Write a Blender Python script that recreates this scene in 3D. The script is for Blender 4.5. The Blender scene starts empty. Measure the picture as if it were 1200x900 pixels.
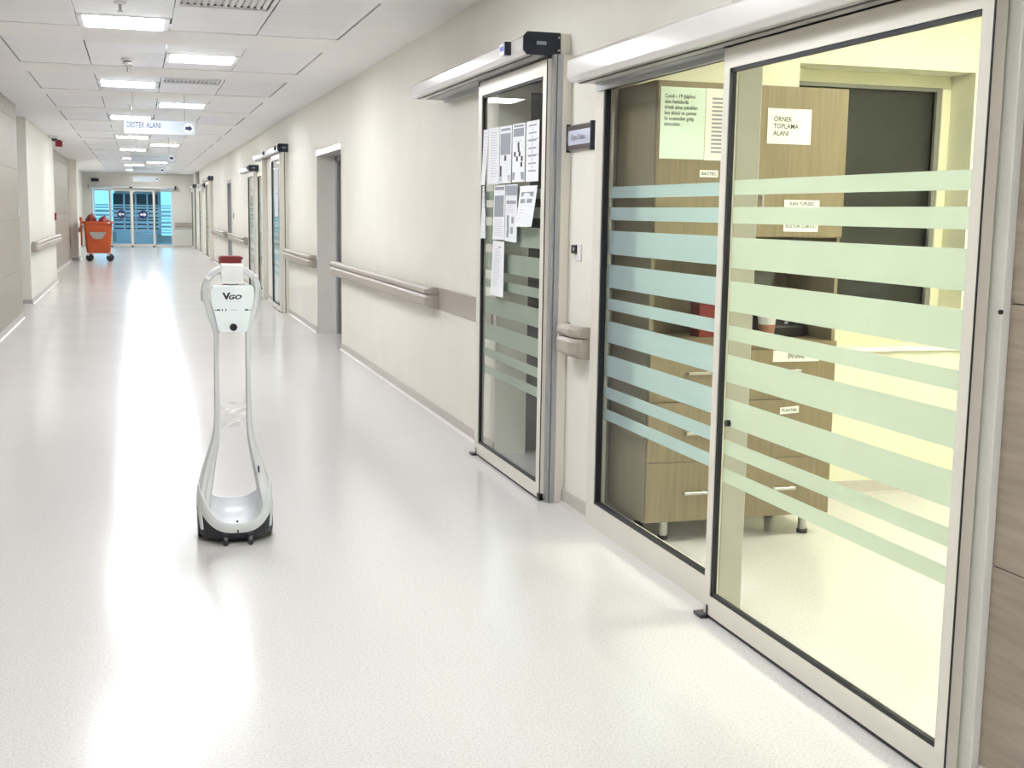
import bpy, bmesh, math, random
from mathutils import Vector, Matrix, noise
random.seed(7)
S = bpy.context.scene
COL = S.collection
PI = math.pi

# ------------------------------------------------------------------ camera
cam_d = bpy.data.cameras.new('camera')
cam_d.sensor_fit = 'HORIZONTAL'; cam_d.sensor_width = 36.0
cam_d.lens = 1448.26 / 1200 * 36.0
cam_d.clip_start = 0.05; cam_d.clip_end = 200
cam = bpy.data.objects.new('camera', cam_d); COL.objects.link(cam)
rt = Vector((0.95765351, -0.28748638, 0.01585366))
up = Vector((0.02411368, 0.13495083, 0.99055883))
fw = Vector((0.28691163, 0.94822986, -0.13616849))
M = Matrix.Identity(4)
for i in range(3):
    M[i][0] = rt[i]; M[i][1] = up[i]; M[i][2] = -fw[i]
M[0][3], M[1][3], M[2][3] = 0, 0, 1.47
cam.matrix_world = M
S.camera = cam

# ------------------------------------------------------------------ world, exposure
W = bpy.data.worlds.new('world'); S.world = W
W.use_nodes = True
W.node_tree.nodes['Background'].inputs[0].default_value = (0.75, 0.85, 1.0, 1)
W.node_tree.nodes['Background'].inputs[1].default_value = 0.35
S.view_settings.view_transform = 'Standard'
S.view_settings.look = 'None'
S.view_settings.exposure = 1.32
S.view_settings.gamma = 1.0
LAMP = 17.0            # corridor ceiling lights
ROOM_LAMP = 24.0      # sampling room lights

# ------------------------------------------------------------------ materials
def sin(n, k, v):
    if k in n.inputs: n.inputs[k].default_value = v

def mat(name, col, rough=0.5, metal=0.0, spec=0.5, vary=0.0, scale=8.0, stretch=(1, 1, 1), bump=0.0, emit=0.0, ecol=None, coat=0.0, col2=None):
    m = bpy.data.materials.new(name); m.use_nodes = True
    nt = m.node_tree; b = nt.nodes['Principled BSDF']
    b.inputs['Base Color'].default_value = (*col, 1)
    b.inputs['Roughness'].default_value = rough
    b.inputs['Metallic'].default_value = metal
    sin(b, 'Specular IOR Level', spec); sin(b, 'Coat Weight', coat)
    if emit:
        b.inputs['Emission Color'].default_value = (*(ecol or col), 1)
        b.inputs['Emission Strength'].default_value = emit
    if vary or bump:
        tc = nt.nodes.new('ShaderNodeTexCoord'); mp = nt.nodes.new('ShaderNodeMapping')
        mp.inputs['Scale'].default_value = stretch
        nz = nt.nodes.new('ShaderNodeTexNoise'); nz.inputs['Scale'].default_value = scale
        nz.inputs['Detail'].default_value = 5
        nt.links.new(tc.outputs['Object'], mp.inputs['Vector']); nt.links.new(mp.outputs[0], nz.inputs['Vector'])
        if vary:
            r = nt.nodes.new('ShaderNodeValToRGB')
            c2 = col2 or tuple(max(0, c * (1 - vary)) for c in col)
            r.color_ramp.elements[0].position = 0.33; r.color_ramp.elements[1].position = 0.67
            r.color_ramp.elements[0].color = (*c2, 1); r.color_ramp.elements[1].color = (*col, 1)
            nt.links.new(nz.outputs[0], r.inputs[0]); nt.links.new(r.outputs[0], b.inputs['Base Color'])
        if bump:
            bp = nt.nodes.new('ShaderNodeBump'); bp.inputs['Strength'].default_value = bump
            bp.inputs['Distance'].default_value = 0.01
            nt.links.new(nz.outputs[0], bp.inputs['Height']); nt.links.new(bp.outputs[0], b.inputs['Normal'])
    return m

def glass_mat(name, tint, ior=1.5, boost=1.0, gr=0.01):
    m = bpy.data.materials.new(name); m.use_nodes = True
    nt = m.node_tree; nt.nodes.remove(nt.nodes['Principled BSDF'])
    out = nt.nodes['Material Output']
    t = nt.nodes.new('ShaderNodeBsdfTransparent'); t.inputs[0].default_value = (*tint, 1)
    g = nt.nodes.new('ShaderNodeBsdfGlossy'); g.inputs['Roughness'].default_value = gr
    lw = nt.nodes.new('ShaderNodeLayerWeight'); lw.inputs[0].default_value = 0.5
    pw = nt.nodes.new('ShaderNodeMath'); pw.operation = 'POWER'; pw.inputs[1].default_value = 5.0
    nt.links.new(lw.outputs['Facing'], pw.inputs[0])
    f0 = ((ior - 1) / (ior + 1)) ** 2
    f = nt.nodes.new('ShaderNodeMath'); f.operation = 'MULTIPLY_ADD'; f.inputs[1].default_value = 1 - f0; f.inputs[2].default_value = f0
    nt.links.new(pw.outputs[0], f.inputs[0])
    mu = nt.nodes.new('ShaderNodeMath'); mu.operation = 'MULTIPLY'; mu.inputs[1].default_value = boost
    mx = nt.nodes.new('ShaderNodeMixShader')
    nt.links.new(f.outputs[0], mu.inputs[0]); nt.links.new(mu.outputs[0], mx.inputs[0])
    nt.links.new(t.outputs[0], mx.inputs[1]); nt.links.new(g.outputs[0], mx.inputs[2])
    nt.links.new(mx.outputs[0], out.inputs[0])
    return m

def film_mat(name, col, wt=0.5, see=0.12):
    m = bpy.data.materials.new(name); m.use_nodes = True
    nt = m.node_tree; nt.nodes.remove(nt.nodes['Principled BSDF'])
    out = nt.nodes['Material Output']
    d = nt.nodes.new('ShaderNodeBsdfDiffuse'); d.inputs[0].default_value = (*col, 1)
    t = nt.nodes.new('ShaderNodeBsdfTranslucent'); t.inputs[0].default_value = (*col, 1)
    p = nt.nodes.new('ShaderNodeBsdfTransparent')
    m1 = nt.nodes.new('ShaderNodeMixShader'); m1.inputs[0].default_value = wt
    m2 = nt.nodes.new('ShaderNodeMixShader'); m2.inputs[0].default_value = see
    nt.links.new(d.outputs[0], m1.inputs[1]); nt.links.new(t.outputs[0], m1.inputs[2])
    nt.links.new(m1.outputs[0], m2.inputs[1]); nt.links.new(p.outputs[0], m2.inputs[2])
    nt.links.new(m2.outputs[0], out.inputs[0])
    return m

def floor_mat(name, base, dark, rough):
    m = bpy.data.materials.new(name); m.use_nodes = True
    nt = m.node_tree; b = nt.nodes['Principled BSDF']
    tc = nt.nodes.new('ShaderNodeTexCoord')
    n1 = nt.nodes.new('ShaderNodeTexNoise'); n1.inputs['Scale'].default_value = 130; n1.inputs['Detail'].default_value = 3
    n2 = nt.nodes.new('ShaderNodeTexNoise'); n2.inputs['Scale'].default_value = 1.3; n2.inputs['Detail'].default_value = 4
    r1 = nt.nodes.new('ShaderNodeValToRGB')
    r1.color_ramp.elements[0].position = 0.36; r1.color_ramp.elements[0].color = (*dark, 1)
    r1.color_ramp.elements[1].position = 0.56; r1.color_ramp.elements[1].color = (*base, 1)
    mr = nt.nodes.new('ShaderNodeMapRange')
    mr.inputs[3].default_value = rough * 0.85; mr.inputs[4].default_value = rough * 1.2
    nt.links.new(tc.outputs['Object'], n1.inputs['Vector']); nt.links.new(tc.outputs['Object'], n2.inputs['Vector'])
    nt.links.new(n1.outputs[0], r1.inputs[0]); nt.links.new(r1.outputs[0], b.inputs['Base Color'])
    nt.links.new(n2.outputs[0], mr.inputs[0]); nt.links.new(mr.outputs[0], b.inputs['Roughness'])
    sin(b, 'Specular IOR Level', 0.6)
    return m

def wood_mat(name, c1, c2, stretch, scale=6.0, rough=0.45):
    m = bpy.data.materials.new(name); m.use_nodes = True
    nt = m.node_tree; b = nt.nodes['Principled BSDF']
    tc = nt.nodes.new('ShaderNodeTexCoord'); mp = nt.nodes.new('ShaderNodeMapping')
    mp.inputs['Scale'].default_value = stretch
    n1 = nt.nodes.new('ShaderNodeTexNoise'); n1.inputs['Scale'].default_value = scale
    n1.inputs['Detail'].default_value = 6; n1.inputs['Roughness'].default_value = 0.6; n1.inputs['Distortion'].default_value = 0.4
    r = nt.nodes.new('ShaderNodeValToRGB')
    r.color_ramp.elements[0].position = 0.3; r.color_ramp.elements[0].color = (*c2, 1)
    r.color_ramp.elements[1].position = 0.7; r.color_ramp.elements[1].color = (*c1, 1)
    nt.links.new(tc.outputs['Object'], mp.inputs['Vector']); nt.links.new(mp.outputs[0], n1.inputs['Vector'])
    nt.links.new(n1.outputs[0], r.inputs[0]); nt.links.new(r.outputs[0], b.inputs['Base Color'])
    b.inputs['Roughness'].default_value = rough
    return m

MT = {}
MT['wall'] = mat('wall_paint', (0.84, 0.815, 0.735), 0.55, vary=0.03, scale=3, spec=0.3)
MT['wall_room'] = mat('room_wall_paint', (0.82, 0.81, 0.66), 0.6, vary=0.03, scale=2, spec=0.3)
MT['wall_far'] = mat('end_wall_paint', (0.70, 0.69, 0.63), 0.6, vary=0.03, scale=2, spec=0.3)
MT['ceil'] = mat('ceiling_plaster', (0.90, 0.89, 0.88), 0.7, vary=0.02, scale=2, spec=0.2)
MT['tile'] = mat('ceiling_metal_tile', (0.86, 0.865, 0.89), 0.35, vary=0.09, scale=14, stretch=(0.15, 6, 1), spec=0.5)
MT['void'] = mat('ceiling_void', (0.06, 0.06, 0.06), 0.9)
MT['floor'] = floor_mat('speckled_vinyl', (0.70, 0.685, 0.675), (0.585, 0.57, 0.56), 0.17)
MT['seam'] = mat('vinyl_seam', (0.6, 0.59, 0.58), 0.6)
MT['base'] = mat('cove_vinyl', (0.56, 0.53, 0.49), 0.4, vary=0.06, scale=20)
MT['rail'] = mat('handrail_taupe', (0.42, 0.37, 0.315), 0.4, vary=0.03, scale=10)
MT['rail_cap'] = mat('handrail_cap_taupe', (0.38, 0.34, 0.285), 0.4, vary=0.03, scale=10)
MT['wood'] = wood_mat('taupe_laminate', (0.40, 0.335, 0.27), (0.29, 0.24, 0.19), (1, 0.5, 7))
MT['woodL'] = wood_mat('beige_laminate', (0.42, 0.375, 0.315), (0.365, 0.325, 0.27), (1, 0.5, 7))
MT['oak'] = wood_mat('oak_laminate', (0.275, 0.215, 0.125), (0.205, 0.16, 0.09), (9, 9, 0.45))
MT['oak_side'] = wood_mat('oak_laminate_side', (0.26, 0.215, 0.14), (0.205, 0.165, 0.105), (9, 9, 0.45))
MT['film_far'] = film_mat('frosted_film_far', (0.46, 0.74, 0.88), 0.6, 0.12)
MT['alu'] = mat('cream_aluminium', (0.76, 0.725, 0.64), 0.32, vary=0.02, scale=5, spec=0.5)
MT['header'] = mat('header_white_gloss', (0.62, 0.60, 0.57), 0.16, spec=0.6, vary=0.02, scale=4)
MT['jamb'] = mat('pale_jamb_paint', (0.86, 0.87, 0.80), 0.45, vary=0.02, scale=5)
MT['mullion'] = mat('post_alu_shaded', (0.50, 0.49, 0.43), 0.4, vary=0.03, scale=4)  # cream aluminium, darkened in colour for the post's unlit side
MT['track'] = mat('track_grey', (0.42, 0.43, 0.44), 0.35, metal=0.4, vary=0.04, scale=9)
MT['trackdk'] = mat('track_dark', (0.10, 0.095, 0.09), 0.6)
MT['gasket'] = mat('black_gasket', (0.012, 0.014, 0.018), 0.5)
MT['navy'] = mat('navy_plastic', (0.012, 0.018, 0.032), 0.45, vary=0.1, scale=30)
MT['badge'] = mat('badge_grey_blue', (0.28, 0.33, 0.42), 0.4)
MT['glass'] = glass_mat('clear_glass', (0.972, 0.985, 0.972), 1.45, 0.4)
MT['glass_dark'] = glass_mat('grey_glass', (0.80, 0.83, 0.82), 1.5)
MT['film'] = film_mat('frosted_film', (0.70, 0.765, 0.70), 0.58, 0.16)
MT['film_b'] = film_mat('frosted_film_blue', (0.62, 0.74, 0.78), 0.52, 0.14)
MT['lining'] = mat('pale_grey_lining', (0.82, 0.81, 0.75), 0.5, vary=0.04, scale=4)
MT['strip'] = mat('sign_brown_strip', (0.09, 0.075, 0.08), 0.35)
MT['white'] = mat('white_plastic', (0.82, 0.83, 0.84), 0.25, vary=0.01, scale=6)
MT['robot'] = mat('white_robot_shell', (0.66, 0.675, 0.69), 0.28, spec=0.5)
MT['robotgrey'] = mat('robot_inner_grey', (0.48, 0.50, 0.52), 0.3)
MT['robotface'] = mat('robot_face_white', (0.84, 0.90, 0.93), 0.25)
MT['black'] = mat('black_plastic', (0.012, 0.013, 0.016), 0.35)
MT['rubber'] = mat('dark_rubber', (0.02, 0.022, 0.028), 0.6)
MT['paper'] = mat('white_paper', (0.80, 0.81, 0.84), 0.7, vary=0.02, scale=9)
MT['paper_w'] = mat('cream_paper', (0.84, 0.84, 0.80), 0.7, vary=0.02, scale=9)
MT['paper_g'] = mat('sleeve_paper', (0.72, 0.86, 0.74), 0.5, vary=0.03, scale=6)
MT['ink'] = mat('black_ink', (0.03, 0.03, 0.035), 0.7)
MT['ink_g'] = mat('grey_ink', (0.30, 0.31, 0.35), 0.7)
MT['ink_l'] = mat('pale_grey_ink', (0.48, 0.49, 0.52), 0.7)
MT['ink_p'] = mat('faint_ink', (0.56, 0.57, 0.61), 0.7)
MT['ink_navy'] = mat('navy_ink', (0.03, 0.04, 0.14), 0.6)
MT['sign'] = mat('sign_white', (0.54, 0.60, 0.66), 0.3, vary=0.03, scale=2)
MT['orange'] = mat('orange_bin_plastic', (0.52, 0.085, 0.016), 0.4, vary=0.08, scale=5)
MT['red'] = mat('dark_red_plastic', (0.22, 0.022, 0.022), 0.4, vary=0.1, scale=8)
MT['bag'] = mat('red_bag_film', (0.22, 0.02, 0.02), 0.3, vary=0.3, scale=9)
MT['alarm'] = mat('alarm_red', (0.28, 0.015, 0.025), 0.4)
MT['steel'] = mat('brushed_steel', (0.55, 0.55, 0.54), 0.3, metal=0.9, vary=0.05, scale=20)
MT['frame_cream'] = mat('window_frame_cream', (0.72, 0.71, 0.52), 0.45)
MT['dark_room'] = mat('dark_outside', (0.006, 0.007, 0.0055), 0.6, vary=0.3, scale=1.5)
MT['dark_glass'] = mat('dark_window_glass', (0.018, 0.020, 0.016), 0.05, spec=0.5)
MT['greydoor'] = mat('grey_door', (0.36, 0.35, 0.32), 0.5, vary=0.04, scale=4)
MT['browndoor'] = mat('brown_door', (0.16, 0.125, 0.10), 0.5, vary=0.1, scale=4)
MT['locker'] = mat('dark_grey_locker', (0.07, 0.075, 0.08), 0.5, vary=0.08, scale=3)
MT['lamp'] = mat('lamp_diffuser', (0.9, 0.92, 0.95), 0.5, emit=LAMP, ecol=(0.95, 0.97, 1.0))
MT['room_lamp'] = mat('room_lamp_diffuser', (0.9, 0.9, 0.8), 0.5, emit=ROOM_LAMP, ecol=(1.0, 0.99, 0.80))
MT['dim_lamp'] = mat('dim_room_lamp', (0.9, 0.9, 0.85), 0.5, emit=2.2, ecol=(1.0, 0.98, 0.9))
MT['cool_fill'] = mat('cool_fill_glow', (0.8, 0.9, 1.0), 0.5, emit=8.0, ecol=(0.16, 0.56, 1.0))  # blue glow of the added fill panels
MT['daylight'] = mat('daylight_window', (0.6, 0.85, 1.0), 0.5, emit=0.55, ecol=(0.22, 0.68, 0.95))
MT['wrap'] = glass_mat('clear_plastic_wrap', (0.97, 0.97, 0.97), 1.9, 2.2, .14)
MT['grey_cloth'] = mat('grey_plastic', (0.22, 0.22, 0.20), 0.5)

# ------------------------------------------------------------------ helpers
class MB:
    def __init__(s): s.v = []; s.f = []
    def add(s, vs, fs):
        o = len(s.v); s.v += [tuple(p) for p in vs]; s.f += [tuple(i + o for i in f) for f in fs]; return s
    def box(s, x0, x1, y0, y1, z0, z1):
        if x0 > x1: x0, x1 = x1, x0
        if y0 > y1: y0, y1 = y1, y0
        if z0 > z1: z0, z1 = z1, z0
        return s.add([(x0, y0, z0), (x1, y0, z0), (x1, y1, z0), (x0, y1, z0), (x0, y0, z1), (x1, y0, z1), (x1, y1, z1), (x0, y1, z1)],
                     [(0, 3, 2, 1), (4, 5, 6, 7), (0, 1, 5, 4), (1, 2, 6, 5), (2, 3, 7, 6), (3, 0, 4, 7)])
    def prism_y(s, poly, y0, y1):       # poly of (x, z)
        n = len(poly)
        vs = [(x, y0, z) for x, z in poly] + [(x, y1, z) for x, z in poly]
        fs = [tuple(range(n)), tuple(range(2 * n - 1, n - 1, -1))]
        fs += [(i, i + n, (i + 1) % n + n, (i + 1) % n) for i in range(n)]
        return s.add(vs, fs)
    def prism_x(s, poly, x0, x1):       # poly of (y, z)
        n = len(poly)
        vs = [(x0, y, z) for y, z in poly] + [(x1, y, z) for y, z in poly]
        fs = [tuple(range(n)), tuple(range(2 * n - 1, n - 1, -1))]
        fs += [(i, i + n, (i + 1) % n + n, (i + 1) % n) for i in range(n)]
        return s.add(vs, fs)
    def prism_z(s, poly, z0, z1):
        n = len(poly)
        vs = [(x, y, z0) for x, y in poly] + [(x, y, z1) for x, y in poly]
        fs = [tuple(range(n)), tuple(range(2 * n - 1, n - 1, -1))]
        fs += [(i, i + n, (i + 1) % n + n, (i + 1) % n) for i in range(n)]
        return s.add(vs, fs)
    def cyl(s, a, b, r, n=16, r2=None):
        a = Vector(a); b = Vector(b); d = (b - a).normalized()
        u = d.orthogonal().normalized(); w = d.cross(u); r2 = r if r2 is None else r2
        vs = [a + (u * math.cos(2 * PI * i / n) + w * math.sin(2 * PI * i / n)) * r for i in range(n)]
        vs += [b + (u * math.cos(2 * PI * i / n) + w * math.sin(2 * PI * i / n)) * r2 for i in range(n)]
        fs = [tuple(range(n - 1, -1, -1)), tuple(range(n, 2 * n))]
        fs += [(i, (i + 1) % n, (i + 1) % n + n, i + n) for i in range(n)]
        return s.add(vs, fs)
    def rings(s, rings, cap0=True, cap1=True):
        n = len(rings[0]); vs = [p for r in rings for p in r]; fs = []
        for k in range(len(rings) - 1):
            for i in range(n):
                j = (i + 1) % n
                fs.append((k * n + i, k * n + j, (k + 1) * n + j, (k + 1) * n + i))
        if cap0: fs.append(tuple(range(n - 1, -1, -1)))
        if cap1: fs.append(tuple((len(rings) - 1) * n + i for i in range(n)))
        return s.add(vs, fs)
    def lathe(s, prof, c=(0, 0, 0), n=24):
        rs = [[(c[0] + r * math.cos(2 * PI * i / n), c[1] + r * math.sin(2 * PI * i / n), c[2] + z) for i in range(n)] for r, z in prof]
        return s.rings(rs)
    def mesh(s, name, bevel=0.0, seg=1, smooth=False):
        me = bpy.data.meshes.new(name); me.from_pydata(s.v, [], s.f); me.update()
        bm = bmesh.new(); bm.from_mesh(me)
        bmesh.ops.recalc_face_normals(bm, faces=bm.faces)
        if bevel:
            es = [e for e in bm.edges if len(e.link_faces) == 2 and e.calc_face_angle(0) > 0.5]
            bmesh.ops.bevel(bm, geom=es, offset=bevel, segments=seg, affect='EDGES', profile=0.6, clamp_overlap=True)
        if smooth:
            for f in bm.faces: f.smooth = True
            for e in bm.edges:
                if len(e.link_faces) == 2 and e.calc_face_angle(0) > 0.75: e.smooth = False
        bm.to_mesh(me); bm.free()
        return me

def tag(o, label=None, cat=None, group=None, kind=None):
    if label: o['label'] = label
    if cat: o['category'] = cat
    if group: o['group'] = group
    if kind: o['kind'] = kind
    return o

def obj(name, mb, m, parent=None, bevel=0.0, seg=1, smooth=False, loc=None):
    me = mb if isinstance(mb, bpy.types.Mesh) else mb.mesh(name, bevel, seg, smooth)
    if not me.materials: me.materials.append(MT[m] if isinstance(m, str) else m)
    o = bpy.data.objects.new(name, me); COL.objects.link(o)
    if parent is not None: o.parent = parent
    if loc is not None: o.location = loc
    return o

def thing(name, label, cat, loc=(0, 0, 0), group=None, rotz=0.0, kind=None):
    o = bpy.data.objects.new(name, None); COL.objects.link(o)
    o.empty_display_size = 0.05
    o.location = loc; o.rotation_euler = (0, 0, rotz)
    return tag(o, label, cat, group, kind)

def struct(name, mb, m, parent=None, **k):
    o = obj(name, mb, m, parent, **k)
    if parent is None: o['kind'] = 'structure'
    return o

def copy_tree(o, parent=None):
    c = o.copy(); COL.objects.link(c)
    if parent is not None: c.parent = parent
    for ch in list(o.children): copy_tree(ch, c)
    return c

def text(name, body, m, parent, face, origin, width=None, height=None, bold=0.0, shear=0.0, align='LEFT', space=1.0, depth=0.0006, size=1.0):
    """flat lettering as a mesh; face '-Y' or '-X'; origin = left (or centre) of the baseline in the parent's space"""
    c = bpy.data.curves.new('lettering', 'FONT'); c.body = body; c.size = 1.0
    c.offset = bold; c.shear = shear; c.align_x = align; c.space_line = space; c.resolution_u = 2
    t = bpy.data.objects.new('lettering', c); COL.objects.link(t)
    dg = bpy.context.evaluated_depsgraph_get(); dg.update()
    me = bpy.data.meshes.new_from_object(t.evaluated_get(dg))
    bpy.data.objects.remove(t); bpy.data.curves.remove(c)
    if len(me.vertices) == 0: return None
    xs = [v.co.x for v in me.vertices]; ys = [v.co.y for v in me.vertices]
    sx = width / (max(xs) - min(xs)) if width else None
    sy = height / (max(ys) - min(ys)) if height else None
    if sx is None and sy is None: sx = sy = size
    elif sx is None: sx = sy
    elif sy is None: sy = sx
    x0 = min(xs) if align == 'LEFT' else (min(xs) + max(xs)) / 2
    for v in me.vertices:
        a = (v.co.x - x0) * sx; b = v.co.y * sy
        if face == '-Y': v.co = (origin[0] + a, origin[1], origin[2] + b)
        else: v.co = (origin[0], origin[1] - a, origin[2] + b)
    me.update()
    return obj(name, me, m, parent)

# ------------------------------------------------------------------ floor
XR = 2.07; CH = 2.78
fl = struct('floor', MB().box(-6.2, 6.6, -6.2, 57, -0.12, -0.004), 'seam')
xs = [-6.2, -1.93, 0.06, 2.07, 6.6]; ysp = [-6.2, 14.96, 36.0, 57]
for i in range(4):
    for j in range(3):
        obj('floor_sheet', MB().box(xs[i] + .0004, xs[i + 1] - .0004, ysp[j] + .0015, ysp[j + 1] - .0015, -0.004, 0), 'floor', fl)

# ------------------------------------------------------------------ ceiling
TX = [-0.99, -0.375, 0.265, 0.895, 1.51]
P = 2.607; Y0 = 9.80; RL = 1.79
NR = range(-1, 16)
cb = MB()
cb.box(-6.2, -1.0, -6.2, 57, CH, CH + .05); cb.box(1.52, 6.6, -6.2, 57, CH, CH + .05)
prev = -6.2
LAMP_BACK = [(0, -4.5), (1, -1.9), (0, .7), (1, 3.3)]
for k in NR:
    yf = Y0 + P * k; yn = yf - RL
    cb.box(-1.0, 1.52, prev, yn - .006, CH, CH + .05); prev = yf + .006
cb.box(-1.0, 1.52, prev, 57, CH, CH + .05)
ceil = struct('ceiling', cb, 'ceil')
obj('ceiling_void', MB().box(-1.0, 1.52, 5, 49, CH + .09, CH + .1), 'void', ceil)
tile_me = {}
for c in range(4):
    w = TX[c + 1] - TX[c]
    tile_me[c] = MB().box(.004, w - .004, .003, RL / 3 - .003, 0.003, .012).mesh('ceiling_tile', .002)
    tile_me[c].materials.append(MT['tile'])
lamp_at = {}
for k in NR:
    c = 1 if k % 2 == 0 else 2
    lamp_at[k] = (c, 2 if k == 0 else 1)
vent_at = {(0, 2): 0, (2, 2): 0}
ORD = ['first', 'second', 'third', 'fourth', 'fifth', 'sixth', 'seventh', 'eighth', 'ninth']
cnt = {1: 0, 2: 0}
LW = TX[3] - TX[2]
fr = MB(); m_ = RL / 3
for a in ((.004, LW - .003, .004, .022), (.004, LW - .003, m_ - .022, m_ - .004), (.004, .044, .022, m_ - .022), (LW - .049, LW - .003, .022, m_ - .022)):
    fr.box(a[0], a[1], a[2], a[3], -.004, .03)
frame_me = fr.mesh('frame', .001); frame_me.materials.append(MT['white'])
diff_me = MB().box(.045, LW - .05, .026, m_ - .026, -.007, .01).mesh('diffuser'); diff_me.materials.append(MT['lamp'])
for k in NR:
    yn = Y0 + P * k - RL
    for c in range(4):
        for r in range(3):
            y = yn + r * RL / 3
            if lamp_at[k] == (c, r):
                cnt[c] += 1
                if k >= 0:
                    lab = 'square recessed ceiling light, %s from the camera in the %s lamp column' % (ORD[cnt[c] - 1 - (1 if c == 2 else 0)], 'left' if c == 1 else 'right')
                else:
                    lab = 'square recessed ceiling light just above the top edge of the view'
                t = thing('ceiling_light', lab, 'ceiling light', (TX[c], y, CH), 'recessed corridor ceiling lights')
                obj('frame', frame_me, 'white', t); obj('diffuser', diff_me, 'lamp', t)
            elif vent_at.get((k, c)) == r or (k == 0 and c == 2 and r == 0):
                lab = 'slatted ceiling air vent at the top edge of view' if k == 0 else 'slatted ceiling air vent just before the hanging DESTEK ALANI sign'
                t = thing('air_vent', lab, 'air vent', (TX[c], y, CH), 'ceiling air vents')
                vb = MB(); w = LW - .01
                for a in ((.004, w, .004, .03), (.004, w, m_ - .03, m_ - .004), (.004, .03, .03, m_ - .03), (w - .026, w, .03, m_ - .03)):
                    vb.box(a[0], a[1], a[2], a[3], -.004, .012)
                obj('frame', vb, 'tile', t)
                obj('backing', MB().box(.03, w - .026, .03, m_ - .03, .022, .026), 'white', t)
                sm = MB().box(-.012, .012, .03, m_ - .03, 0, .003).mesh('slat'); sm.materials.append(MT['white'])
                for i in range(13):
                    s = obj('slat', sm, 'white', t, loc=(.06 + i * .0425, 0, .008)); s.rotation_euler = (0, .5, 0)
            else:
                obj('ceiling_tile', tile_me[c], 'tile', ceil, loc=(TX[c], y, CH))
for i, (c, y) in enumerate(LAMP_BACK):
    t = thing('ceiling_light', 'square recessed ceiling light out of view, %s counted from the corridor end behind the camera' % ORD[i], 'ceiling light', (TX[1 + c], y, CH - .012), 'recessed corridor ceiling lights behind the camera')
    obj('frame', frame_me, 'white', t); obj('diffuser', diff_me, 'lamp', t)

# sprinklers and detector
def sprinkler(x, y, lab):
    t = thing('sprinkler', lab, 'sprinkler', (x, y, CH), 'ceiling sprinklers')
    obj('escutcheon', MB().lathe([(.035, .003), (.04, -.004), (.02, -.012)], n=16), 'white', t, smooth=True)
    obj('nozzle', MB().lathe([(.01, -.01), (.01, -.05), (.004, -.055)], n=10), 'steel', t, smooth=True)
    obj('deflector', MB().lathe([(.02, -.055), (.02, -.06)], n=12), 'steel', t)
sprinkler(-.075, 8.6, 'chrome ceiling sprinkler beside the nearest ceiling light')
sprinkler(-.05, 12.3, 'chrome ceiling sprinkler just past the smoke detector')
sprinkler(-.05, 16.95, 'chrome ceiling sprinkler over the DESTEK ALANI sign')
t = thing('smoke_detector', 'round white smoke detector on the ceiling between the first two lights', 'smoke detector', (-.055, 11.75, CH))
obj('base', MB().lathe([(.05, .003), (.055, -.015), (.05, -.02)], n=20), 'white', t, smooth=True)
obj('sensing_band', MB().lathe([(.036, -.02), (.036, -.032)], n=20), 'black', t)
obj('cap', MB().lathe([(.046, -.032), (.04, -.046), (.015, -.05)], n=20), 'white', t, smooth=True)

# ------------------------------------------------------------------ walls, right side
wr = MB()
OPEN = [(2.57, 5.49, 2.09), (5.98, 7.2, 2.24), (13.18, 15.04, 2.13), (18.2, 19.3, 2.28), (21.1, 23.6, 2.14), (29.25, 30.6, 2.16), (36.6, 38.6, 2.25), (41.0, 42.6, 2.15), (47.2, 48.6, 2.2)]
y = 2.57
for a, b, z in OPEN:
    if a > y + .01: wr.box(XR, XR + .2, y, a, 0, CH)
    wr.box(XR, XR + .2, a, b, z, CH); y = b
wr.box(XR, XR + .2, y, 49.6, 0, CH)
struct('wall_right', wr, 'wall')
# laminate clad wall in the foreground right
wn = struct('wall_right_near', MB().box(2.075, 2.27, -6.2, 2.57, 0, CH), 'trackdk')
def panels(parent, x0, x1, ysplit, zsplit, m, gap=.0035):
    for i in range(len(ysplit) - 1):
        for j in range(len(zsplit) - 1):
            obj('wall_panel', MB().box(x0, x1, ysplit[i] + gap / 2, ysplit[i + 1] - gap / 2, zsplit[j] + gap / 2, zsplit[j + 1] - gap / 2), m, parent, bevel=.001)
panels(wn, 2.055, 2.076, [-6.2, -4.0, -1.8, .4, 2.563], [.07, .607, 1.271, 1.93, 2.56, CH], 'wood')
# left side
wl = struct('wall_left', MB().box(-1.70, -1.513, -6.2, 17.62, 0, CH).box(-6.2, -6.0, 17.5, 20.1, 0, CH).box(-6.0, -1.70, 17.5, 17.62, 0, CH), 'wood')
panels(wl, -1.514, -1.49, [-6.2, -3.8, -1.4, 1.0, 3.4, 5.8, 8.2, 10.6, 13.0, 15.4, 17.62], [.07, .65, 1.297, 1.94, 2.575, CH], 'woodL')
struct('wall_left_middle', MB().box(-6.0, -1.56, 20.0, 20.2, 0, CH).box(-1.78, -1.56, 20.2, 26.2, 0, CH), 'wall')
wl3 = struct('wall_left_recess', MB().box(-2.0, -1.82, 26.2, 36.7, 0, CH), 'wood')
panels(wl3, -1.821, -1.80, [26.2, 28.8, 31.4, 34.0, 36.7], [.07, .65, 1.297, 1.94, 2.575, CH], 'woodL')
struct('wall_left_far', MB().box(-2.0, -1.60, 36.7, 38.2, 0, CH).box(-2.15, -1.95, 38.2, 49.6, 0, CH), 'wall')
# end wall round the far doors
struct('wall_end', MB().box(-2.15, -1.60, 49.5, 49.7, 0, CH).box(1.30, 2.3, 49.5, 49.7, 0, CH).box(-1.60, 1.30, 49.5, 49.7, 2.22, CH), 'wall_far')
struct('wall_behind', MB().box(-1.7, 2.3, -6.2, -6.05, 0, CH), 'wall')
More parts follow.
